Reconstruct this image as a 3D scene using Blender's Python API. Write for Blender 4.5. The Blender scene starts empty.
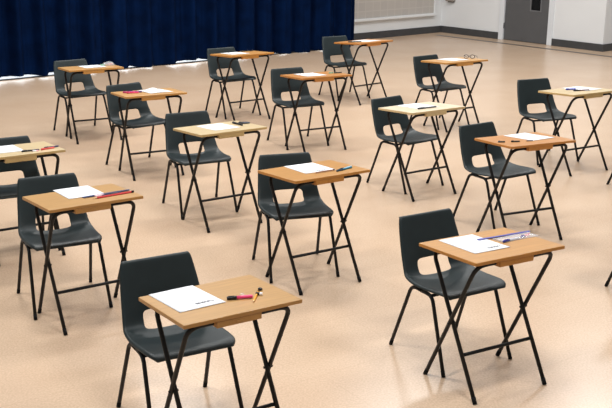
import bpy, bmesh, math, random
from mathutils import Vector, Matrix
random.seed(7)
C = bpy.context.scene.collection
PI = math.pi

# ------------------------------------------------------------------ materials
def mat(name, col, rough=0.5, spec=0.5, metal=0.0, noise=None, bump=None, emit=None, coat=0.0):
    m = bpy.data.materials.new(name); m.use_nodes = True
    nt = m.node_tree; b = nt.nodes['Principled BSDF']
    b.inputs['Base Color'].default_value = (*col, 1)
    b.inputs['Roughness'].default_value = rough
    b.inputs['Specular IOR Level'].default_value = spec
    b.inputs['Metallic'].default_value = metal
    b.inputs['Coat Weight'].default_value = coat
    tc = nt.nodes.new('ShaderNodeTexCoord')
    if noise:
        scale, amt = noise
        n = nt.nodes.new('ShaderNodeTexNoise'); n.inputs['Scale'].default_value = scale; n.inputs['Detail'].default_value = 4
        r = nt.nodes.new('ShaderNodeValToRGB')
        r.color_ramp.elements[0].position = .3; r.color_ramp.elements[1].position = .7
        r.color_ramp.elements[0].color = (*[c * (1 - amt) for c in col], 1)
        r.color_ramp.elements[1].color = (*[min(1, c * (1 + amt)) for c in col], 1)
        nt.links.new(tc.outputs['Object'], n.inputs['Vector']); nt.links.new(n.outputs['Fac'], r.inputs['Fac'])
        nt.links.new(r.outputs['Color'], b.inputs['Base Color'])
    if bump:
        scale, st = bump
        n = nt.nodes.new('ShaderNodeTexNoise'); n.inputs['Scale'].default_value = scale; n.inputs['Detail'].default_value = 3
        bp = nt.nodes.new('ShaderNodeBump'); bp.inputs['Strength'].default_value = st; bp.inputs['Distance'].default_value = .002
        nt.links.new(tc.outputs['Object'], n.inputs['Vector']); nt.links.new(n.outputs['Fac'], bp.inputs['Height'])
        nt.links.new(bp.outputs['Normal'], b.inputs['Normal'])
    if emit:
        b.inputs['Emission Color'].default_value = (*emit[0], 1); b.inputs['Emission Strength'].default_value = emit[1]
    return m

def srgb(r, g, b):
    f = lambda c: (c / 255 / 12.92) if c / 255 <= .04045 else ((c / 255 + .055) / 1.055) ** 2.4
    return (f(r), f(g), f(b))

def wood(name, col, amt=.10):
    """laminate desk top: fine grain lines running along the long edge"""
    m = bpy.data.materials.new(name); m.use_nodes = True
    nt = m.node_tree; b = nt.nodes['Principled BSDF']; L = nt.links.new
    tc = nt.nodes.new('ShaderNodeTexCoord'); mp = nt.nodes.new('ShaderNodeMapping')
    mp.inputs['Scale'].default_value = (26, 1.6, 10)
    n = nt.nodes.new('ShaderNodeTexNoise'); n.inputs['Scale'].default_value = 3.2; n.inputs['Detail'].default_value = 6
    n.inputs['Distortion'].default_value = .5
    r = nt.nodes.new('ShaderNodeValToRGB')
    r.color_ramp.elements[0].position = .32; r.color_ramp.elements[1].position = .68
    r.color_ramp.elements[0].color = (*[c * (1 - amt) for c in col], 1)
    r.color_ramp.elements[1].color = (*[min(1, c * (1 + amt * .7)) for c in col], 1)
    L(tc.outputs['Object'], mp.inputs['Vector']); L(mp.outputs['Vector'], n.inputs['Vector'])
    L(n.outputs['Fac'], r.inputs['Fac']); L(r.outputs['Color'], b.inputs['Base Color'])
    b.inputs['Roughness'].default_value = .38; b.inputs['Specular IOR Level'].default_value = .4
    return m

M = {}
M['tube'] = mat('black_powder_coat', srgb(13, 13, 14), .5, .28, noise=(60, .15))
M['rubber'] = mat('black_rubber', srgb(12, 12, 13), .7, .2, noise=(80, .2))
M['plastic'] = mat('charcoal_plastic', srgb(26, 37, 39), .45, .4, noise=(14, .10), bump=(420, .25))
M['steel'] = mat('dull_steel', srgb(120, 120, 122), .35, .5, .8, noise=(50, .1))
M['paper'] = mat('white_paper', srgb(228, 230, 234), .75, .15, noise=(20, .015))
M['ink'] = mat('printed_ink', srgb(75, 75, 80), .8, .1, noise=(200, .2))
M['faint_ink'] = mat('faint_print', srgb(205, 208, 216), .8, .1, noise=(200, .05))
M['wall'] = mat('pale_grey_wall_paint', srgb(226, 229, 231), .6, .3, noise=(1.2, .025), bump=(60, .2))
M['skirt'] = mat('dark_grey_skirting', srgb(68, 69, 71), .45, .35, noise=(9, .08))
M['door'] = mat('grey_door_paint', srgb(89, 90, 92), .45, .4, noise=(6, .04))
M['frame'] = mat('white_gloss_paint', srgb(222, 227, 232), .3, .5, noise=(5, .02))
M['board_frame'] = mat('white_board_frame', srgb(228, 231, 233), .4, .5, noise=(5, .02))
M['dark_glass'] = mat('dark_vision_glass', srgb(14, 14, 16), .2, .15, noise=(3, .1))
M['box'] = mat('taupe_box', srgb(150, 142, 134), .5, .4, noise=(12, .06))
M['line'] = mat('dark_floor_tape', srgb(92, 84, 76), .4, .4, noise=(30, .1))
M['winframe'] = mat('dark_window_frame', srgb(28, 30, 36), .45, .4, noise=(20, .1))
M['daylight'] = mat('bright_window_pane', srgb(240, 244, 250), .3, .4, emit=((.93, .97, 1.0), 3.0))
M['leak_white'] = mat('light_leak_white', srgb(240, 242, 245), .45, .4, noise=(8, .03))  # white that stands in for daylight leaking under the curtain

def floor_mat():
    m = bpy.data.materials.new('speckled_beige_vinyl'); m.use_nodes = True
    nt = m.node_tree; b = nt.nodes['Principled BSDF']; L = nt.links.new
    tc = nt.nodes.new('ShaderNodeTexCoord')
    # soft clouds, fine speckle, faint sheet seams
    n1 = nt.nodes.new('ShaderNodeTexNoise'); n1.inputs['Scale'].default_value = 1.3; n1.inputs['Detail'].default_value = 5
    n2 = nt.nodes.new('ShaderNodeTexNoise'); n2.inputs['Scale'].default_value = 95; n2.inputs['Detail'].default_value = 3
    r1 = nt.nodes.new('ShaderNodeValToRGB'); r1.color_ramp.elements[0].position = .3; r1.color_ramp.elements[1].position = .7
    r1.color_ramp.elements[0].color = (*srgb(*FLOOR_A), 1); r1.color_ramp.elements[1].color = (*srgb(*FLOOR_B), 1)
    r2 = nt.nodes.new('ShaderNodeValToRGB'); r2.color_ramp.elements[0].position = .36; r2.color_ramp.elements[1].position = .64
    r2.color_ramp.elements[0].color = (.86, .84, .82, 1); r2.color_ramp.elements[1].color = (1.07, 1.07, 1.07, 1)
    mx = nt.nodes.new('ShaderNodeMixRGB'); mx.blend_type = 'MULTIPLY'; mx.inputs['Fac'].default_value = .8
    mp = nt.nodes.new('ShaderNodeMapping'); mp.inputs['Rotation'].default_value = (0, 0, -.60)
    br = nt.nodes.new('ShaderNodeTexBrick'); br.inputs['Scale'].default_value = 1.0
    br.inputs['Color1'].default_value = (1, 1, 1, 1); br.inputs['Color2'].default_value = (.965, .96, .955, 1)
    br.inputs['Mortar'].default_value = (.93, .92, .91, 1); br.inputs['Mortar Size'].default_value = .004
    br.inputs['Brick Width'].default_value = 1.1; br.inputs['Row Height'].default_value = .55
    mx2 = nt.nodes.new('ShaderNodeMixRGB'); mx2.blend_type = 'MULTIPLY'; mx2.inputs['Fac'].default_value = .8
    for n in (n1, n2): L(tc.outputs['Object'], n.inputs['Vector'])
    L(tc.outputs['Object'], mp.inputs['Vector']); L(mp.outputs['Vector'], br.inputs['Vector'])
    L(n1.outputs['Fac'], r1.inputs['Fac']); L(n2.outputs['Fac'], r2.inputs['Fac'])
    L(r1.outputs['Color'], mx.inputs['Color1']); L(r2.outputs['Color'], mx.inputs['Color2'])
    L(mx.outputs['Color'], mx2.inputs['Color1']); L(br.outputs['Color'], mx2.inputs['Color2'])
    L(mx2.outputs['Color'], b.inputs['Base Color'])
    b.inputs['Roughness'].default_value = .26; b.inputs['Specular IOR Level'].default_value = .45
    n3 = nt.nodes.new('ShaderNodeTexNoise'); n3.inputs['Scale'].default_value = 2.0; n3.inputs['Detail'].default_value = 2
    bp = nt.nodes.new('ShaderNodeBump'); bp.inputs['Strength'].default_value = .10; bp.inputs['Distance'].default_value = .02
    L(tc.outputs['Object'], n3.inputs['Vector']); L(n3.outputs['Fac'], bp.inputs['Height']); L(bp.outputs['Normal'], b.inputs['Normal'])
    return m
FLOOR_A = (204, 176, 149); FLOOR_B = (212, 186, 160)
M['floor'] = floor_mat()

def panel_mat():
    m = bpy.data.materials.new('grey_gridded_panel'); m.use_nodes = True
    nt = m.node_tree; b = nt.nodes['Principled BSDF']; L = nt.links.new
    tc = nt.nodes.new('ShaderNodeTexCoord')
    mp = nt.nodes.new('ShaderNodeMapping'); mp.inputs['Rotation'].default_value = (PI / 2, 0, 0)
    br = nt.nodes.new('ShaderNodeTexBrick'); br.offset = 0
    br.inputs['Scale'].default_value = 1; br.inputs['Brick Width'].default_value = .17; br.inputs['Row Height'].default_value = .16
    br.inputs['Color1'].default_value = (*srgb(184, 179, 173), 1); br.inputs['Color2'].default_value = (*srgb(180, 175, 170), 1)
    br.inputs['Mortar'].default_value = (*srgb(191, 186, 180), 1); br.inputs['Mortar Size'].default_value = .008
    L(tc.outputs['Object'], mp.inputs['Vector']); L(mp.outputs['Vector'], br.inputs['Vector'])
    L(br.outputs['Color'], b.inputs['Base Color']); b.inputs['Roughness'].default_value = .8
    return m
M['panel'] = panel_mat()
M['curtain'] = mat('navy_velvet_curtain', srgb(2, 19, 50), .85, .04, noise=(5, .3))

_simple = {}
def pm(r, g, b, rough=.35):
    k = (r, g, b)
    if k not in _simple: _simple[k] = mat('plastic_%d_%d_%d' % k, srgb(r, g, b), rough, .5, noise=(40, .05))
    return _simple[k]
def clear_mat(name='clear_film', fac=.10):
    m = bpy.data.materials.new(name); m.use_nodes = True
    nt = m.node_tree; nt.nodes.remove(nt.nodes['Principled BSDF'])
    out = nt.nodes['Material Output']; mix = nt.nodes.new('ShaderNodeMixShader')
    t = nt.nodes.new('ShaderNodeBsdfTransparent'); g = nt.nodes.new('ShaderNodeBsdfPrincipled')
    g.inputs['Base Color'].default_value = (.9, .92, .95, 1); g.inputs['Roughness'].default_value = .12
    mix.inputs['Fac'].default_value = fac
    nt.links.new(t.outputs[0], mix.inputs[1]); nt.links.new(g.outputs[0], mix.inputs[2]); nt.links.new(mix.outputs[0], out.inputs[0])
    return m
M['clear'] = clear_mat(); M['lens'] = clear_mat('clear_lens', .03); M['pouch'] = clear_mat('milky_clear_film', .28)

# ------------------------------------------------------------------ mesh helpers
def obj(name, bm, m, parent=None, smooth=False):
    bmesh.ops.recalc_face_normals(bm, faces=bm.faces[:])
    me = bpy.data.meshes.new(name); bm.to_mesh(me); bm.free()
    for mm in (m if isinstance(m, (list, tuple)) else [m]): me.materials.append(mm)
    if smooth:
        for p in me.polygons: p.use_smooth = True
    o = bpy.data.objects.new(name, me); C.objects.link(o)
    if parent: o.parent = parent
    return o
def tag(o, label, cat, group=None):
    o['label'] = label; o['category'] = cat
    if group: o['group'] = group
    return o
def thing(name, label, cat, loc=(0, 0, 0), rotz=0, group=None):
    o = bpy.data.objects.new(name, None); C.objects.link(o); o.empty_display_size = .1
    o.location = loc; o.rotation_euler = (0, 0, rotz)
    return tag(o, label, cat, group)
def struct(name, bm, m, parent=None, smooth=False):
    o = obj(name, bm, m, parent, smooth)
    if not parent: o['kind'] = 'structure'
    return o
def add_box(bm, x0, x1, y0, y1, z0, z1, bevel=0, seg=2):
    r = bmesh.ops.create_cube(bm, size=1)
    for v in r['verts']:
        v.co = Vector(((x0 + x1) / 2 + v.co.x * (x1 - x0), (y0 + y1) / 2 + v.co.y * (y1 - y0), (z0 + z1) / 2 + v.co.z * (z1 - z0)))
    if bevel:
        es = list({e for v in r['verts'] for e in v.link_edges})
        bmesh.ops.bevel(bm, geom=es, offset=bevel, segments=seg, affect='EDGES', profile=.5)
    return bm
def box(*a, **k):
    return add_box(bmesh.new(), *a, **k)
def fillet(pts, rad, n=7):
    pts = [Vector(p) for p in pts]; out = [pts[0]]
    for i in range(1, len(pts) - 1):
        p = pts[i]; a = (pts[i - 1] - p); b = (pts[i + 1] - p)
        d = min(rad, a.length * .48, b.length * .48)
        a = p + a.normalized() * d; b = p + b.normalized() * d
        for k in range(n + 1):
            t = k / n; out.append(a * (1 - t) ** 2 + p * 2 * t * (1 - t) + b * t * t)
    out.append(pts[-1]); return out
def add_tube(bm, pts, r, n=12, radii=None):
    pts = [Vector(p) for p in pts]; rings = []; prev = None
    for i, p in enumerate(pts):
        t = (pts[min(i + 1, len(pts) - 1)] - pts[max(i - 1, 0)]).normalized()
        if prev is None:
            ref = Vector((0, 0, 1)) if abs(t.z) < .8 else Vector((1, 0, 0)); nrm = t.cross(ref).normalized()
        else: nrm = (prev - t * prev.dot(t)).normalized()
        prev = nrm; bn = t.cross(nrm); rr = radii[i] if radii else r
        rings.append([bm.verts.new(p + (nrm * math.cos(2 * PI * k / n) + bn * math.sin(2 * PI * k / n)) * rr) for k in range(n)])
    for a, b in zip(rings, rings[1:]):
        for k in range(n): bm.faces.new((a[k], a[(k + 1) % n], b[(k + 1) % n], b[k]))
    bm.faces.new(rings[0][::-1]); bm.faces.new(rings[-1]); return bm
def tube(pts, r, n=12, radii=None): return add_tube(bmesh.new(), pts, r, n, radii)

# ------------------------------------------------------------------ chair
XB, XF, WB, WF = -.227, .227, .222, .220          # feet
def chair_shell_bm():
    # side profile of the moulded shell from backrest top to seat front: x, z, half width, wing (edge pushed to the sitter's side)
    P = [(-.258, .706, .159, .000), (-.253, .693, .1685, .001), (-.242, .655, .175, .003), (-.228, .610, .181, .006), (-.213, .562, .187, .010),
         (-.200, .514, .192, .016), (-.191, .480, .196, .023), (-.183, .448, .200, .031), (-.170, .420, .203, .034), (-.145, .403, .207, .028),
         (-.112, .399, .210, .020), (-.06, .399, .211, .013), (.01, .403, .209, .009), (.08, .413, .206, .006), (.135, .421, .203, .003),
         (.172, .423, .196, .001), (.198, .416, .183, .000), (.208, .402, .171, -.001)]
    S = [-1, -.94, -.80, -.66, -.50, -.25, 0, .25, .50, .66, .80, .94, 1]
    bm = bmesh.new(); n = len(P); grid = []
    for i, (x, z, hw, wg) in enumerate(P):
        a = P[max(i - 1, 0)]; b = P[min(i + 1, n - 1)]
        t = Vector((b[0] - a[0], 0, b[1] - a[1])).normalized(); nr = Vector((-t.z, 0, t.x))      # sitter's side
        if nr.x < 0 and i < 8: nr = -nr
        if i >= 8 and nr.z < 0: nr = -nr
        row = []
        for s in S:
            y = s * hw; d = wg * abs(s) ** 2.2 - (.010 if 9 < i < 15 else .004) * (1 - s * s)
            row.append(bm.verts.new(Vector((x, y, z)) + nr * d))
        # rolled-over rim on both long sides
        for side, s in ((0, -1), (1, 1)):
            v = bm.verts.new(Vector((x, s * (hw + .007), z)) + nr * (wg - .013))
            if side == 0: row.insert(0, v)
            else: row.append(v)
        grid.append(row)
    top = []
    for v in grid[0]: top.append(bm.verts.new(v.co + Vector((-.016, 0, -.004))))
    grid.insert(0, top); cols = len(grid[0])
    for i in range(len(grid) - 1):
        for j in range(cols - 1):
            # hand hole between backrest and seat
            if 7 <= i <= 9 and 5 <= j <= 8: continue
            bm.faces.new((grid[i][j], grid[i][j + 1], grid[i + 1][j + 1], grid[i + 1][j]))
    return bm
def leg_path(sx, sy):
    foot = Vector((XB if sx < 0 else XF, sy * (WB if sx < 0 else WF), .012))
    top = Vector((-.088 if sx < 0 else .086, sy * .203, .386))
    inn = Vector((0, sy * .200, .384))
    return foot, top, inn
def make_chair(label, x, y, rz, group):
    t = thing('exam_chair', label, 'chair', (x, y, 0), rz, group)
    sh = obj('seat_shell', chair_shell_bm(), M['plastic'], t, True)
    so = sh.modifiers.new('thickness', 'SOLIDIFY'); so.thickness = .006; so.offset = 0
    su = sh.modifiers.new('smooth', 'SUBSURF'); su.levels = 2; su.render_levels = 2
    for sx in (-1, 1):
        for sy in (-1, 1):
            f, tp, inn = leg_path(sx, sy)
            lg = obj('leg', tube(fillet([f, tp, inn], .04), .0098), M['tube'], t, True)
            d = (tp - f).normalized()
            obj('rubber_foot', tube([f - d * .012, f + d * .020], .0106), M['rubber'], lg, True)
    for cx in (-.075, .075):
        obj('cross_rail', tube([(cx, -.2, .383), (cx, .2, .383)], .0085), M['tube'], t, True)
    return t

# ------------------------------------------------------------------ desk
DD, DW, DH, TL = .446, .540, .710, .0777
AX, AW, BX, BW = -.162, .235, .210, .219
def topz(x): return DH + TL * x
def tabletop_bm():
    bm = bmesh.new(); add_box(bm, -DD / 2, DD / 2, -DW / 2, DW / 2, -.018, 0, bevel=.0035, seg=2)
    for v in bm.verts: v.co.z += topz(v.co.x)
    bm.normal_update()
    for f in bm.faces: f.material_index = 0 if abs(f.normal.z) > .8 else 1
    return bm
TOPS = {}
def top_mats(k, c, e):
    if k not in TOPS: TOPS[k] = (wood('desk_top_' + k, srgb(*c)), wood('desk_edge_' + k, srgb(*e), .06))
    return TOPS[k]
def make_desk(label, x, y, rz, tone, group):
    mt, me_ = tone
    t = thing('exam_desk', label, 'desk', (x, y, 0), rz, group)
    obj('tabletop', tabletop_bm(), [mt, me_], t)
    ax, bx = .186, -.172
    az, bz = topz(ax) - .030, topz(bx) - .030
    r = .0103
    fr = obj('outer_leg_frame', tube(fillet([(AX, -AW, .012), (ax, -AW, az), (ax, AW, az), (AX, AW, .012)], .062), r), M['tube'], t, True)
    fb = obj('inner_leg_frame', tube(fillet([(BX, -BW, .012), (bx, -BW, bz), (bx, BW, bz), (BX, BW, .012)], .062), r), M['tube'], t, True)
    for s in (-1, 1):
        d = Vector((ax - AX, 0, az)).normalized(); f = Vector((AX, s * AW, .012))
        obj('rubber_foot', tube([f - d * .012, f + d * .022], .0112), M['rubber'], fr, True)
        d = Vector((bx - BX, 0, bz)).normalized(); f = Vector((BX, s * BW, .012))
        obj('rubber_foot', tube([f - d * .012, f + d * .022], .0112), M['rubber'], fb, True)
    zc = .205; xc = BX + (bx - BX) * zc / bz
    obj('crossbar', tube([(xc, -BW, zc), (xc, BW, zc)], .0088), M['tube'], t, True)
    # pivot where the two frames cross
    k = (BX - AX) / ((ax - AX) / az - (bx - BX) / bz); xp = AX + (ax - AX) * k / az
    for s in (-1, 1):
        obj('pivot_bolt', tube([(xp, s * (BW - .014), k), (xp, s * (AW + .013), k)], .0060), M['tube'], t, True)
    b = bmesh.new(); add_box(b, .125, DD / 2 - .002, -.125, .078, -.046, -.0175, bevel=.003)
    for v in b.verts: v.co.z += topz(v.co.x)
    blk = obj('support_block', b, me_, t)
    c = bmesh.new(); add_box(c, DD / 2 - .003, DD / 2 + .001, -.038, -.008, -.040, -.030, bevel=.0008)
    for v in c.verts: v.co.z += topz(v.co.x)
    obj('catch', c, me_, blk)
    return t

# ------------------------------------------------------------------ the layout
# key: desk (x, y, angle), chair (x, y, angle), tone
OAK = top_mats('oak', (180, 140, 89), (174, 127, 70))
BEECH = top_mats('beech', (184, 135, 77), (182, 123, 54))
HONEY = top_mats('honey', (190, 146, 92), (184, 132, 68))
WARM = top_mats('warm', (185, 129, 74), (182, 120, 56))
PALE = top_mats('pale', (199, 178, 139), (190, 160, 108))
CREAM = top_mats('cream', (214, 198, 170), (204, 178, 132))
DESKS = {
 1: ((-.357, 3.987, -1.010), (-.570, 4.278, -1.060), OAK),
 2: ((.902, 4.725, -1.054), (.776, 5.029, -1.037), BEECH),
 3: ((.044, 6.117, -1.000), (-.068, 6.297, -1.278), BEECH),
 4: ((-1.248, 5.489, -.990), (-1.438, 5.700, -1.104), OAK),
 5: ((-1.921, 6.562, -1.012), (-1.976, 6.696, -1.082), PALE),
 6: ((-.633, 7.313, -.988), (-.827, 7.641, -1.127), PALE),
 7: ((-1.361, 8.696, -1.107), (-1.483, 8.916, -.880), HONEY),
 8: ((-2.128, 10.015, -1.105), (-2.291, 10.277, -.974), HONEY),
 9: ((-.708, 11.061, -.967), (-.828, 11.285, -.984), BEECH),
 10: ((.082, 9.702, -1.088), (-.087, 9.879, -1.111), WARM),
 11: ((.660, 12.150, -.893), (.455, 12.397, -1.055), WARM),
 12: ((.925, 8.160, -.993), (.839, 8.393, -.883), CREAM),
 13: ((1.539, 10.729, -1.047), (1.427, 10.861, -.943), HONEY),
 14: ((1.531, 7.035, -1.142), (1.421, 7.337, -.977), WARM),
 15: ((2.403, 8.997, -1.045), (2.231, 9.370, -1.181), PALE),
}
DL = {
 1: 'light oak folding exam desk nearest the camera, with a pink highlighter on it',
 2: 'beech folding exam desk at front right with a long blue ruler on it',
 3: 'beech folding exam desk in mid-hall with a teal pen on its right side',
 4: 'oak folding exam desk at left with a navy ruler and a red pencil',
 5: 'pale folding exam desk cut off by the left edge of the photo',
 6: 'pale folding exam desk left of centre with two crossed black pens',
 7: 'honey-toned folding exam desk with pink and purple pens beside a raised sheet',
 8: 'far-left folding exam desk by the curtain, with a clear pencil pouch',
 9: 'folding exam desk before the curtain with a black pen along its rear edge',
 10: 'orange-toned folding exam desk with a green eraser and a black pen',
 11: 'farthest folding exam desk, near the right end of the navy curtain',
 12: 'cream-topped folding exam desk with one black pen along the paper',
 13: 'far folding exam desk with dark glasses on its corner, facing the grey door',
 14: 'orange-toned folding exam desk at right with three short dark pens',
 15: 'pale folding exam desk cut off by the right edge, with a blue pen',
}
SHORT = {1: 'the nearest oak desk with the pink highlighter', 2: 'the front-right beech desk with the blue ruler', 3: 'the mid-hall desk with the teal pen',
 4: 'the left oak desk with the navy ruler', 5: 'the pale desk at the left photo edge', 6: 'the pale desk with crossed black pens',
 7: 'the desk with pink and purple pens', 8: 'the far-left desk by the curtain', 9: 'the desk with a pen on its rear edge',
 10: 'the desk with the green eraser', 11: 'the farthest desk near the curtain end', 12: 'the cream-topped desk right of centre',
 13: 'the far desk with dark glasses', 14: 'the orange-toned desk with three short pens', 15: 'the pale desk at the right photo edge'}
GD, GC, GP = 'exam desks set out in rows', 'exam chairs set out in rows', 'exam papers on the desks'
def copy_tree(o, parent=None):
    c = o.copy(); C.objects.link(c)
    if parent: c.parent = parent
    for ch in list(o.children): copy_tree(ch, c)
    return c
first_c = None; first_d = None
for k, (d, c, tone) in DESKS.items():
    if first_c is None:
        first_c = make_chair('charcoal plastic chair behind ' + SHORT[k], c[0], c[1], c[2], GC)
        first_d = {}
    else:
        o = copy_tree(first_c); o.location = (c[0], c[1], 0); o.rotation_euler = (0, 0, c[2]); o['label'] = 'charcoal plastic chair behind ' + SHORT[k]
    key = tone[0].name
    if key not in first_d: first_d[key] = make_desk(DL[k], d[0], d[1], d[2], tone, GD)
    else:
        o = copy_tree(first_d[key]); o.location = (d[0], d[1], 0); o.rotation_euler = (0, 0, d[2]); o['label'] = DL[k]
# two chairs of which only one rear leg reaches into the frame at the right
for x, y, a, lb in ((2.201, 5.953, -.995, 'chair at right photo edge showing one black leg, right of the blue-ruler desk'),
                    (2.886, 8.374, -.995, 'chair at right photo edge showing one leg, below the pale right-edge desk')):
    o = copy_tree(first_c); o.location = (x, y, 0); o.rotation_euler = (0, 0, a); o['label'] = lb

# ------------------------------------------------------------------ things on the desks
def on_desk(k, lx, ly, lift=0.0005, ang=0):
    """world matrix of a spot on the sloping top of desk k"""
    x, y, a = DESKS[k][0]
    return Matrix.Translation((x, y, 0)) @ Matrix.Rotation(a, 4, 'Z') @ Matrix.Translation((lx, ly, topz(lx) + lift)) @ Matrix.Rotation(-math.atan(TL), 4, 'Y') @ Matrix.Rotation(ang, 4, 'Z')
def sheet_bm(w, l, amp, seed, peak=0):
    rnd = random.Random(seed); bm = bmesh.new(); nx, ny = 14, 10; g = []
    ph = rnd.random() * 6
    for i in range(nx + 1):
        row = []
        for j in range(ny + 1):
            x = (i / nx - .5) * l; y = (j / ny - .5) * w
            cu = max(0, abs(x) / l * 2 - .55) ** 2 * amp * 6 * (1 if x > 0 else .4) * (.6 + .4 * math.sin(ph + y * 18))
            z = .0006 + cu
            if peak: z += peak * math.exp(-((x / .09) ** 2 + ((y + .02) / .055) ** 2))
            row.append(bm.verts.new((x, y, z)))
        g.append(row)
    for i in range(nx):
        for j in range(ny): bm.faces.new((g[i][j], g[i + 1][j], g[i + 1][j + 1], g[i][j + 1]))
    r = bmesh.ops.extrude_face_region(bm, geom=bm.faces[:])
    for v in [e for e in r['geom'] if isinstance(e, bmesh.types.BMVert)]: v.co.z += .0012
    return bm
def words_bm(rows, x0, dx, y0, y1, h, seed, z=.0024, fill=.85):
    rnd = random.Random(seed); bm = bmesh.new()
    for i in range(rows):
        y = y0
        while y < y1:
            w = rnd.uniform(.008, .022)
            if y + w > y1: break
            if rnd.random() < fill: add_box(bm, x0 + i * dx - h / 2, x0 + i * dx + h / 2, y, y + w, z, z + .0003)
            y += w + .004
    return bm
def paper(k, lx, ly, ang, label, seed, amp=.001, bold=None, lines=True, w=.21, l=.297, peak=0):
    t = thing('exam_paper', label, 'paper', (0, 0, 0), 0, GP); t.matrix_world = on_desk(k, lx, ly, .0004, ang)
    obj('sheet', sheet_bm(w, l, amp, seed, peak), M['paper'], t, True)
    if lines: obj('printed_lines', words_bm(9, -.10, .018, -.082, .08, .0035, seed), M['faint_ink'], t)
    if bold: obj('printed_text', words_bm(2, bold[0], .010, bold[1], bold[2], .006, seed + 5, fill=1), M['ink'], t)
    return t
def plabel(k): return 'white exam paper on ' + SHORT[k]
paper(1, -.076, -.115, .03, plabel(1), 1, bold=(.088, -.005, .078))
paper(2, -.049, -.067, -.02, plabel(2), 2, amp=.0012, bold=(.098, .005, .085))
paper(3, -.062, .010, -.07, plabel(3), 3, bold=(.105, -.02, .07))
paper(4, -.110, .021, -.04, plabel(4), 4, lines=False)
paper(5, -.060, -.062, -.03, plabel(5), 5)
paper(6, -.030, .000, .02, plabel(6), 6)
paper(7, -.030, .070, .10, 'raised white exam paper on ' + SHORT[7], 7, lines=False, peak=.03)
paper(8, -.050, .030, .02, plabel(8), 8, lines=False)
paper(9, -.050, -.060, -.03, plabel(9), 9, lines=False)
paper(10, -.030, -.045, .00, plabel(10), 10, lines=False)
paper(11, .000, .040, .10, plabel(11), 11, lines=False)
paper(12, -.060, .010, .00, plabel(12), 12, lines=False)
paper(13, -.050, .020, .03, plabel(13), 13, lines=False)
paper(14, -.063, .083, .14, plabel(14), 14, lines=False)
paper(15, -.070, .110, .04, plabel(15), 15, lines=False)

def lie(o, k, a, b, lift):
    """lay an object whose axis is local x from spot a to spot b on desk k"""
    ax, ay = a; bx, by = b
    o.matrix_world = on_desk(k, (ax + bx) / 2, (ay + by) / 2, lift, math.atan2(by - ay, bx - ax))
def dist(a, b): return math.hypot(b[0] - a[0], b[1] - a[1])
def pen(k, a, b, body, cap, label, r=.0056, lift=0, cap_first=True, name='pen', cat='pen', group=None):
    L = dist(a, b); t = thing(name, label, cat, group=group); s = -1 if cap_first else 1
    lie(t, k, a, b, r + .0006 + lift)
    obj('barrel', tube([(-s * L * .5, 0, 0), (-s * L * .485, 0, 0), (s * L * .13, 0, 0)], r, 12, [r * .55, r * .92, r * .92]), body, t, True)
    cp = obj('cap', tube([(s * L * .12, 0, 0), (s * L * .48, 0, 0), (s * L * .5, 0, 0)], r, 12, [r, r, r * .7]), cap, t, True)
    obj('clip', box(*sorted((s * L * .2, s * L * .46)), -.0015, .0015, r - .0003, r + .0016), cap, cp)
    return t
def pencil(k, a, b, col, label, r=.0042, lift=0, tip_first=True, name='pencil', end=None):
    L = dist(a, b); t = thing(name, label, 'pencil'); s = -1 if tip_first else 1
    lie(t, k, a, b, r + .0006 + lift)
    obj('barrel', tube([(-s * L * .44, 0, 0), (s * L * .40, 0, 0)], r, 6), col, t)
    obj('point', tube([(s * L * .40, 0, 0), (s * L * .47, 0, 0), (s * L * .5, 0, 0)], r, 8, [r * .96, r * .35, r * .08]), [pm(226, 190, 140, .6)], t, True)
    obj('end_cap', tube([(-s * L * .5, 0, 0), (-s * L * .44, 0, 0)], r * 1.08, 10), end or M['rubber'], t, True)
    return t
def ruler(k, a, b, body, edge, w, label, lift=0):
    L = dist(a, b); t = thing('ruler', label, 'ruler'); lie(t, k, a, b, .0012 + lift)
    obj('blade', box(-L / 2, L / 2, -w / 2, w / 2, 0, .0025, bevel=.0006), body, t)
    bm = bmesh.new()
    for i in range(31):
        x = -L / 2 + .004 + (L - .008) * i / 30
        add_box(bm, x - .0004, x + .0004, w / 2 - (.009 if i % 5 == 0 else .005), w / 2 - .0006, .0024, .0028)
    obj('scale_marks', bm, edge, t)
    return t
def eraser(k, c, ang, size, body, sleeve, label, name='eraser', cat='eraser'):
    t = thing(name, label, cat); t.matrix_world = on_desk(k, c[0], c[1], .0008, ang)
    l, w, h = size
    obj('block', box(-l / 2, l / 2, -w / 2, w / 2, 0, h, bevel=.002), body, t)
    obj('sleeve', box(-l * .5 + .001, l * .1, -w / 2 - .0006, w / 2 + .0006, -.0002, h + .0006, bevel=.0012), sleeve, t)
    return t
def pouch(k, c, ang, l, w, h, label, zipc):
    t = thing('pencil_pouch', label, 'pencil case'); t.matrix_world = on_desk(k, c[0], c[1], .0008, ang)
    bm = bmesh.new(); nx, ny = 12, 8; up = []; lo = []
    for sgn, store in ((1, up), (0, lo)):
        for i in range(nx + 1):
            row = []
            for j in range(ny + 1):
                u, v = i / nx * 2 - 1, j / ny * 2 - 1
                z = h * max(0, (1 - u ** 4) * (1 - v ** 4)) * (.85 + .15 * math.sin(u * 5 + v * 3)) * sgn
                row.append(bm.verts.new((u * l / 2, v * w / 2, z + (.0004 * sgn))))
            store.append(row)
    for gset in (up, lo):
        for i in range(nx):
            for j in range(ny): bm.faces.new((gset[i][j], gset[i + 1][j], gset[i + 1][j + 1], gset[i][j + 1]))
    bmesh.ops.remove_doubles(bm, verts=bm.verts[:], dist=.00055)
    obj('clear_body', bm, M['pouch'], t, True)
    obj('zip', box(-l / 2, l / 2, w / 2 - .001, w / 2 + .003, 0, .0025, bevel=.0006), zipc, t)
    return t
BLK, WHT = pm(20, 20, 22), pm(235, 236, 240)
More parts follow.
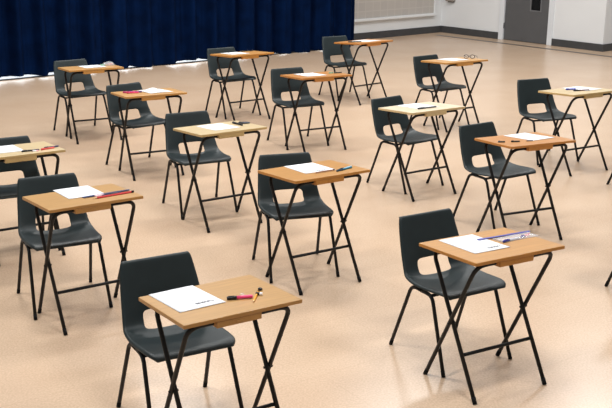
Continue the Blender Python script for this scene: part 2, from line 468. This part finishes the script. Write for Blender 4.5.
# desk with the pink highlighter
pen(1, (.043, .012), (.084, .112), pm(240, 70, 130), BLK, 'pink highlighter with a black cap on the nearest oak desk', r=.0075, name='highlighter', cat='highlighter')
pencil(1, (.142, .082), (.030, .168), pm(240, 165, 40), 'orange pencil lying across from the pink highlighter', r=.0044)
eraser(1, (.066, .152), .9, (.030, .014, .010), WHT, BLK, 'small black and white eraser beside the orange pencil')
eraser(1, (.012, .188), .5, (.017, .012, .010), BLK, pm(34, 34, 36), 'tiny black pencil sharpener by the orange pencil end', 'pencil_sharpener', 'sharpener')
eraser(1, (.022, .098), .1, (.028, .018, .004), M['clear'], M['clear'], 'small clear plastic piece behind the pink highlighter', 'plastic_piece', 'plastic piece')
# desk with the blue ruler
ruler(2, (-.088, -.010), (-.070, .306), pm(70, 74, 168), pm(40, 44, 120), .016, 'long blue ruler on the front-right beech desk', lift=.0028)
pen(2, (.014, .062), (-.002, .180), pm(205, 208, 222), pm(44, 50, 150), 'white pen with a blue cap beside the long blue ruler')
pen(2, (-.004, .192), (-.022, .262), pm(226, 110, 128), pm(78, 60, 150), 'short pink and purple pen beyond the white pen')
pouch(2, (-.020, .180), PI / 2, .24, .080, .012, 'clear plastic pencil pouch on the front-right beech desk', WHT)
# teal pen desk
pen(3, (.150, .070), (.106, .214), pm(30, 120, 150), pm(18, 60, 84), 'teal pen lying on the mid-hall beech desk')
pen(3, (.132, .100), (.084, .226), pm(170, 205, 222), pm(26, 30, 38), 'pale blue pen lying just behind the teal pen')
pencil(3, (.112, -.075), (.108, .082), pm(150, 110, 90), 'thin brown pencil along the front of the mid-hall paper', lift=.0022)
# navy ruler desk
ruler(4, (.056, -.020), (.040, .264), pm(38, 52, 98), pm(120, 130, 160), .024, 'navy ruler lying on the left oak desk', lift=.0022)
pencil(4, (.126, .010), (.106, .262), pm(206, 44, 50), 'long red pencil along the front of the left oak desk', r=.0055)
pen(4, (.104, .075), (.086, .195), BLK, pm(28, 32, 60), 'black pen between the navy ruler and red pencil')
eraser(4, (.078, .072), 1.55, (.055, .020, .009), pm(238, 196, 206), pm(232, 206, 214), 'pale pink eraser on the navy ruler end')
# left edge pale desk
pen(5, (.135, .005), (.140, .120), pm(34, 38, 46), BLK, 'black pen near the pale left-edge desk paper')
pen(5, (.148, .130), (.128, .225), pm(226, 92, 80), pm(214, 70, 66), 'red pen on the pale left-edge desk')
pen(5, (.105, .165), (.092, .266), pm(38, 42, 92), pm(20, 24, 50), 'navy pen beyond the red pen on the pale left desk')
eraser(5, (.160, .090), 1.5, (.04, .018, .006), pm(238, 180, 190), WHT, 'pink and white eraser on the pale left-edge desk')
# crossed pens desk
pen(6, (-.110, .168), (.050, .160), BLK, pm(30, 32, 38), 'black pen pointing at the chair on the crossed-pens desk', r=.007)
pen(6, (-.035, .170), (-.005, .255), pm(60, 66, 80), BLK, 'dark grey pen crossing the black pen', r=.007)
pen(6, (-.085, .205), (-.045, .262), pm(26, 40, 70), BLK, 'short dark blue pen behind the crossed pens', r=.005)
# pink and purple pens desk
pen(7, (-.015, -.190), (.030, -.095), pm(224, 60, 110), pm(196, 30, 80), 'pink pen on the desk with the raised sheet', r=.007)
pen(7, (-.070, -.205), (-.020, -.110), pm(200, 60, 120), pm(170, 36, 96), 'dark pink pen behind the pink pen', r=.007)
pen(7, (-.085, -.160), (-.010, -.055), pm(84, 40, 104), pm(60, 26, 78), 'purple pen touching the raised paper sheet', r=.0075)
# clear pouch desk
pouch(8, (-.060, .195), 1.5, .13, .09, .040, 'clear pencil pouch standing on the far-left desk', pm(40, 60, 90))
eraser(8, (-.060, .140), .2, (.045, .03, .014), pm(120, 170, 140), pm(150, 190, 160), 'green eraser beside the clear pencil pouch')
pen(8, (-.100, .180), (-.030, .225), pm(220, 90, 90), pm(60, 60, 66), 'red pen inside the far-left clear pouch', lift=.010)
# rear edge pen desk
pen(9, (-.190, .090), (-.150, .235), BLK, BLK, 'black pen along the rear edge of a desk by the curtain', r=.0055)
# green eraser desk
eraser(10, (.000, .165), 1.2, (.045, .022, .013), pm(128, 168, 140), pm(150, 184, 160), 'green eraser on the orange-toned desk')
pen(10, (.010, .190), (.035, .262), BLK, pm(30, 46, 40), 'black pen lying beside the green eraser')
pen(11, (-.020, -.225), (.085, -.110), BLK, BLK, 'black pen on the farthest desk near the curtain end', r=.0065)
pen(12, (.100, -.120), (.110, .060), BLK, pm(34, 36, 42), 'black pen along the near edge of the cream desk paper', r=.0065, lift=.001)
# glasses
def glasses(k, c, ang, label):
    t = thing('glasses', label, 'glasses'); t.matrix_world = on_desk(k, c[0], c[1], .0022, ang); fm = pm(12, 12, 13)
    for s in (-1, 1):
        pts = [(0, s * .033 + .024 * math.cos(a), .021 + .019 * math.sin(a)) for a in [2 * PI * i / 20 for i in range(21)]]
        rim = obj('rim', tube(pts, .0030, 8), fm, t, True)
        obj('temple', tube(fillet([(0, s * .057, .03), (.06, s * .062, .024), (.115, s * .058, .002)], .03), .0028, 8), fm, t, True)
        g = bmesh.new(); bmesh.ops.create_circle(g, cap_ends=True, segments=20, radius=.019, matrix=Matrix.Translation((0, s * .033, .021)) @ Matrix.Rotation(PI / 2, 4, 'Y'))
        bmesh.ops.solidify(g, geom=g.faces[:], thickness=.001)
        obj('lens', g, M['lens'], rim)
    obj('bridge', tube(fillet([(0, -.010, .024), (0, 0, .029), (0, .010, .024)], .006), .0028, 8), fm, t, True)
    return t
glasses(13, (.010, .190), 2.2, 'dark-framed glasses on the corner of the far desk')
# three short pens
pen(14, (.030, -.245), (.055, -.205), BLK, pm(60, 62, 70), 'short dark pen nearest the orange-toned desk corner', r=.0055)
pen(14, (.070, -.165), (.092, -.108), BLK, BLK, 'middle short black pen on the orange-toned desk', r=.0055)
pencil(14, (.092, -.060), (.104, -.010), pm(90, 84, 96), 'short grey pencil on the orange-toned desk, closest to the paper', r=.004)
pen(15, (-.085, -.070), (-.055, .020), pm(50, 70, 190), pm(34, 48, 150), 'blue pen touching paper on the pale right-edge desk', r=.007)
pen(15, (.020, -.080), (.072, .060), pm(96, 40, 40), BLK, 'dark red and black pen on the pale right-edge desk', r=.006)

# ------------------------------------------------------------------ the hall
struct('floor', box(-8, 9, 0, 21, -.05, 0), M['floor'])
U = Vector((.787, .619, 0)).normalized(); NA = Vector((-U.y, U.x, 0))      # along / behind the noticeboard wall
PA = Vector((2.437, 18.926, 0))
V = Vector((.699, -.715, 0)).normalized(); NB = Vector((.715, .699, 0)).normalized()    # along / behind the door wall
PB = PA.copy(); PCc = Vector((4.752, 16.558, 0))
LB = (PCc - PB).length
def frame_obj(o, origin, ux):
    o.location = origin; o.rotation_euler = (0, 0, math.atan2(ux.y, ux.x)); return o
# wall frames: local x along the wall, local y behind it
HW = 4.6
struct_o = frame_obj(struct('wall_back', box(-8, .15, 0, .15, 0, HW), M['wall']), PA, U)
# local y for the door wall: left of V points away from the room
DOOR0 = (Vector((3.402, 17.939, 0)) - PB).dot(V); DOOR1 = (Vector((4.024, 17.303, 0)) - PB).dot(V)
FR = .095; DH2 = 2.06
b = bmesh.new()
add_box(b, -.15, DOOR0 - FR, 0, .15, 0, HW); add_box(b, DOOR1 + FR, LB, 0, .15, 0, HW); add_box(b, DOOR0 - FR, DOOR1 + FR, 0, .15, DH2 + FR, HW)
frame_obj(struct('wall_right', b, M['wall']), PB, V)
b = box(.02, 4, 0, .15, 0, HW)
frame_obj(struct('wall_return', b, M['wall']), PCc, U)
frame_obj(struct('baseboard_back', box(-2.6, -.018, -.018, 0, 0, .118, bevel=.004), M['skirt']), PA, U)
b = bmesh.new(); add_box(b, .0, DOOR0 - FR, -.018, 0, 0, .118, bevel=.004); add_box(b, DOOR1 + FR, LB + .018, -.018, 0, 0, .118, bevel=.004)
frame_obj(struct('baseboard_right', b, M['skirt']), PB, V)
frame_obj(struct('baseboard_return', box(-.012, 4, -.018, 0, 0, .118, bevel=.004), M['skirt']), PCc, U)
# door
b = bmesh.new()
add_box(b, DOOR0 - FR, DOOR0, -.022, .15, 0, DH2 + FR, bevel=.004); add_box(b, DOOR1, DOOR1 + FR, -.022, .15, 0, DH2 + FR, bevel=.004); add_box(b, DOOR0, DOOR1, -.022, .15, DH2, DH2 + FR, bevel=.004)
dr = frame_obj(struct('door_1', b, M['frame']), PB, V)
w0, w1 = (Vector((3.767, 17.565, 0)) - PB).dot(V), (Vector((3.897, 17.433, 0)) - PB).dot(V)
b = bmesh.new(); e = .004
add_box(b, DOOR0 + e, w0, .012, .056, .008, DH2 - e); add_box(b, w1, DOOR1 - e, .012, .056, .008, DH2 - e)
add_box(b, w0, w1, .012, .056, .008, .548); add_box(b, w0, w1, .012, .056, 1.75, DH2 - e)
lf = struct('door_leaf', b, M['door'], dr)
struct('vision_panel', box(w0 - .002, w1 + .002, .028, .036, .54, 1.76), M['dark_glass'], lf)
b = bmesh.new()
for (x0, x1, z0, z1) in ((w0 - .02, w0, .528, 1.77), (w1, w1 + .02, .528, 1.77), (w0, w1, .528, .548), (w0, w1, 1.75, 1.77)): add_box(b, x0, x1, .004, .013, z0, z1)
struct('panel_beading', b, pm(112, 113, 116), lf)
for z in (.20, 1.0, 1.8):
    struct('hinge', tube([(DOOR0 - .002, -.004, z), (DOOR0 - .002, -.004, z + .09)], .011), M['winframe'], dr, True)
b = tube(fillet([(DOOR1 - .07, .012, 1.0), (DOOR1 - .07, -.05, 1.0), (DOOR1 - .19, -.05, 1.0)], .02), .010)
struct('door_handle', b, M['steel'], lf, True)
struct('backing', box(DOOR0 - FR, DOOR1 + FR, .15, .17, 0, DH2 + FR), M['door'], dr)
# dark court line along the door wall
b = box(.22, LB + 1.2, -.45, -.355, .0002, .0012)
frame_obj(struct('trim_1', b, M['line']), PB, V)
# gridded panel in a white frame on the back wall
t = thing('wall_panel', 'large grey gridded wall panel in a white frame right of the curtain', 'wall panel')
frame_obj(t, PA, U); x1 = -.235; x0 = -2.9
obj('panel', box(x0, x1, -.03, -.002, .36, 2.5), M['panel'], t)
obj('bottom_rail', box(x0, x1 + .03, -.075, -.002, .318, .362, bevel=.006), M['board_frame'], t)
obj('side_rail', box(x1, x1 + .03, -.05, -.002, .362, 2.5, bevel=.005), M['board_frame'], t)
obj('top_rail', box(x0, x1 + .03, -.05, -.002, 2.5, 2.54, bevel=.005), M['board_frame'], t)
# small box on the door wall
t = thing('wall_box', 'small taupe box fixed to the pale wall left of the grey door', 'wall box')
frame_obj(t, PB, V); c0 = (Vector((2.54, 18.82, 0)) - PB).dot(V)
obj('case', box(c0, c0 + .16, -.10, -.001, .575, .93, bevel=.012), M['box'], t)
obj('mount', box(c0 + .02, c0 + .14, -.05, -.001, .558, .58, bevel=.004), M['winframe'], t)
# curtain and the glazing behind it
CA = Vector((-3.96, 13.23, 0)); CB = Vector((.785, 16.765, 0)); UC = (CB - CA).normalized(); NC = Vector((-UC.y, UC.x, 0)); LC = (CB - CA).length
b = bmesh.new(); nx = 560; zs = [0, .02, .06, .15, .4, .9, 1.6, 2.6, 3.6, 4.4]; g = []
rc = random.Random(3); s0 = -2.2
def fold(s):
    a = .085 * math.sin(s * 2 * PI / .36 + 1.3 * math.sin(s * 1.7)) + .035 * math.sin(s * 2 * PI / .173 + 2 + 1.5 * math.sin(s * 1.1)) + .03 * math.sin(s * 1.9 + .6)
    return a
def hem(s): return max(.003, .031 - .021 * max(0, min(1, (s - 3.2) / 1.5)) + .016 * math.sin(s * 2.3 + .4) + .012 * math.sin(s * 7.1 + 1) + .008 * math.sin(s * 17 + 2))
for i in range(nx + 1):
    s = s0 + (LC - s0) * i / nx; row = []
    for z in zs:
        f = fold(s) * (.75 + .25 * min(1, z / 2)) + .012 * math.sin(s * 9 + z * 1.3)
        k = max(0, 1 - z / .6); row.append(b.verts.new((s, f, z + hem(s) * k + .0)))
    g.append(row)
for i in range(nx):
    for j in range(len(zs) - 1): b.faces.new((g[i][j], g[i + 1][j], g[i + 1][j + 1], g[i][j + 1]))
cu = obj('curtain', b, M['curtain'], None, True); frame_obj(cu, CA + NC * .02, UC)
so = cu.modifiers.new('cloth', 'SOLIDIFY'); so.thickness = .006
tag(cu, 'long navy blue pleated curtain hanging along the back of the hall', 'curtain')
wn = bmesh.new(); WO = .34
for z0, z1 in ((.0, .035), (2.3, 2.36)): add_box(wn, s0 - .2, LC - .25, WO - .03, WO + .03, z0, z1)
s = s0
while s < LC - .25:
    add_box(wn, s - .025, s + .025, WO - .03, WO + .03, 0, 2.36); s += .93
wf = frame_obj(struct('window_1', wn, M['winframe']), CA, UC)
struct('window_pane', box(s0 - .2, LC - .25, WO + .005, WO + .011, .03, 2.32), M['daylight'], wf)
frame_obj(struct('trim_3', box(s0 - .2, LC - .2, .05, .09, .0002, .014, bevel=.002), M['winframe']), CA, UC)
frame_obj(struct('light_leak_strip', box(s0 - .2, LC - .2, .10, WO - .035, .0002, .008, bevel=.002), M['leak_white']), CA, UC)  # added white strip, makes the floor behind the hem read as brightly lit
b = bmesh.new(); add_box(b, s0 - .2, LC - .25, WO - .03, WO + .12, 2.36, HW); add_box(b, LC - .25, LC - .12, WO - .03, WO + .5, 0, HW)
frame_obj(struct('wall_left', b, M['wall']), CA, UC)

# ------------------------------------------------------------------ light
w = bpy.data.worlds.new('hall_air'); bpy.context.scene.world = w; w.use_nodes = True
bg = w.node_tree.nodes['Background']; bg.inputs['Color'].default_value = (.98, .99, 1.0, 1); bg.inputs['Strength'].default_value = .33
def area(name, loc, rot, sx, sy, power, col=(1, .985, .965)):
    l = bpy.data.lights.new(name, 'AREA'); l.shape = 'RECTANGLE'; l.size = sx; l.size_y = sy; l.energy = power; l.color = col
    o = bpy.data.objects.new(name, l); C.objects.link(o); o.location = loc; o.rotation_euler = rot; return o
LP = [148, 112, 92, 185, 98, 92, 165, 150, 140]
for i, (x, y) in enumerate([(-2.4, 4.5), (.8, 3.4), (3.6, 5.6), (-2.6, 8.6), (.6, 8.0), (3.6, 9.6), (-1.8, 12.4), (1.4, 12.6), (4.2, 13.4)]):
    area('ceiling_lamp', (x, y, 5.2), (0, 0, .6), 1.2, .6, LP[i])

# ------------------------------------------------------------------ camera
h, p, ro, f = 2.30877, .288966, -.0101487, 1024.808
cd = bpy.data.cameras.new('camera'); cam = bpy.data.objects.new('camera', cd); C.objects.link(cam)
fwd = Vector((0, math.cos(p), -math.sin(p))); up0 = Vector((0, math.sin(p), math.cos(p))); r0 = Vector((1, 0, 0))
R = r0 * math.cos(ro) - up0 * math.sin(ro); Uv = r0 * math.sin(ro) + up0 * math.cos(ro)
mw = Matrix((( R.x, Uv.x, -fwd.x, 0), (R.y, Uv.y, -fwd.y, 0), (R.z, Uv.z, -fwd.z, h), (0, 0, 0, 1)))
cam.matrix_world = mw; cd.sensor_width = 36; cd.lens = 36 * f / 612; cd.clip_end = 100
sc = bpy.context.scene; sc.camera = cam
sc.view_settings.view_transform = 'Standard'; sc.view_settings.look = 'None'; sc.view_settings.gamma = 1
sc.view_settings.use_curve_mapping = False; sc.view_settings.exposure = -0.18
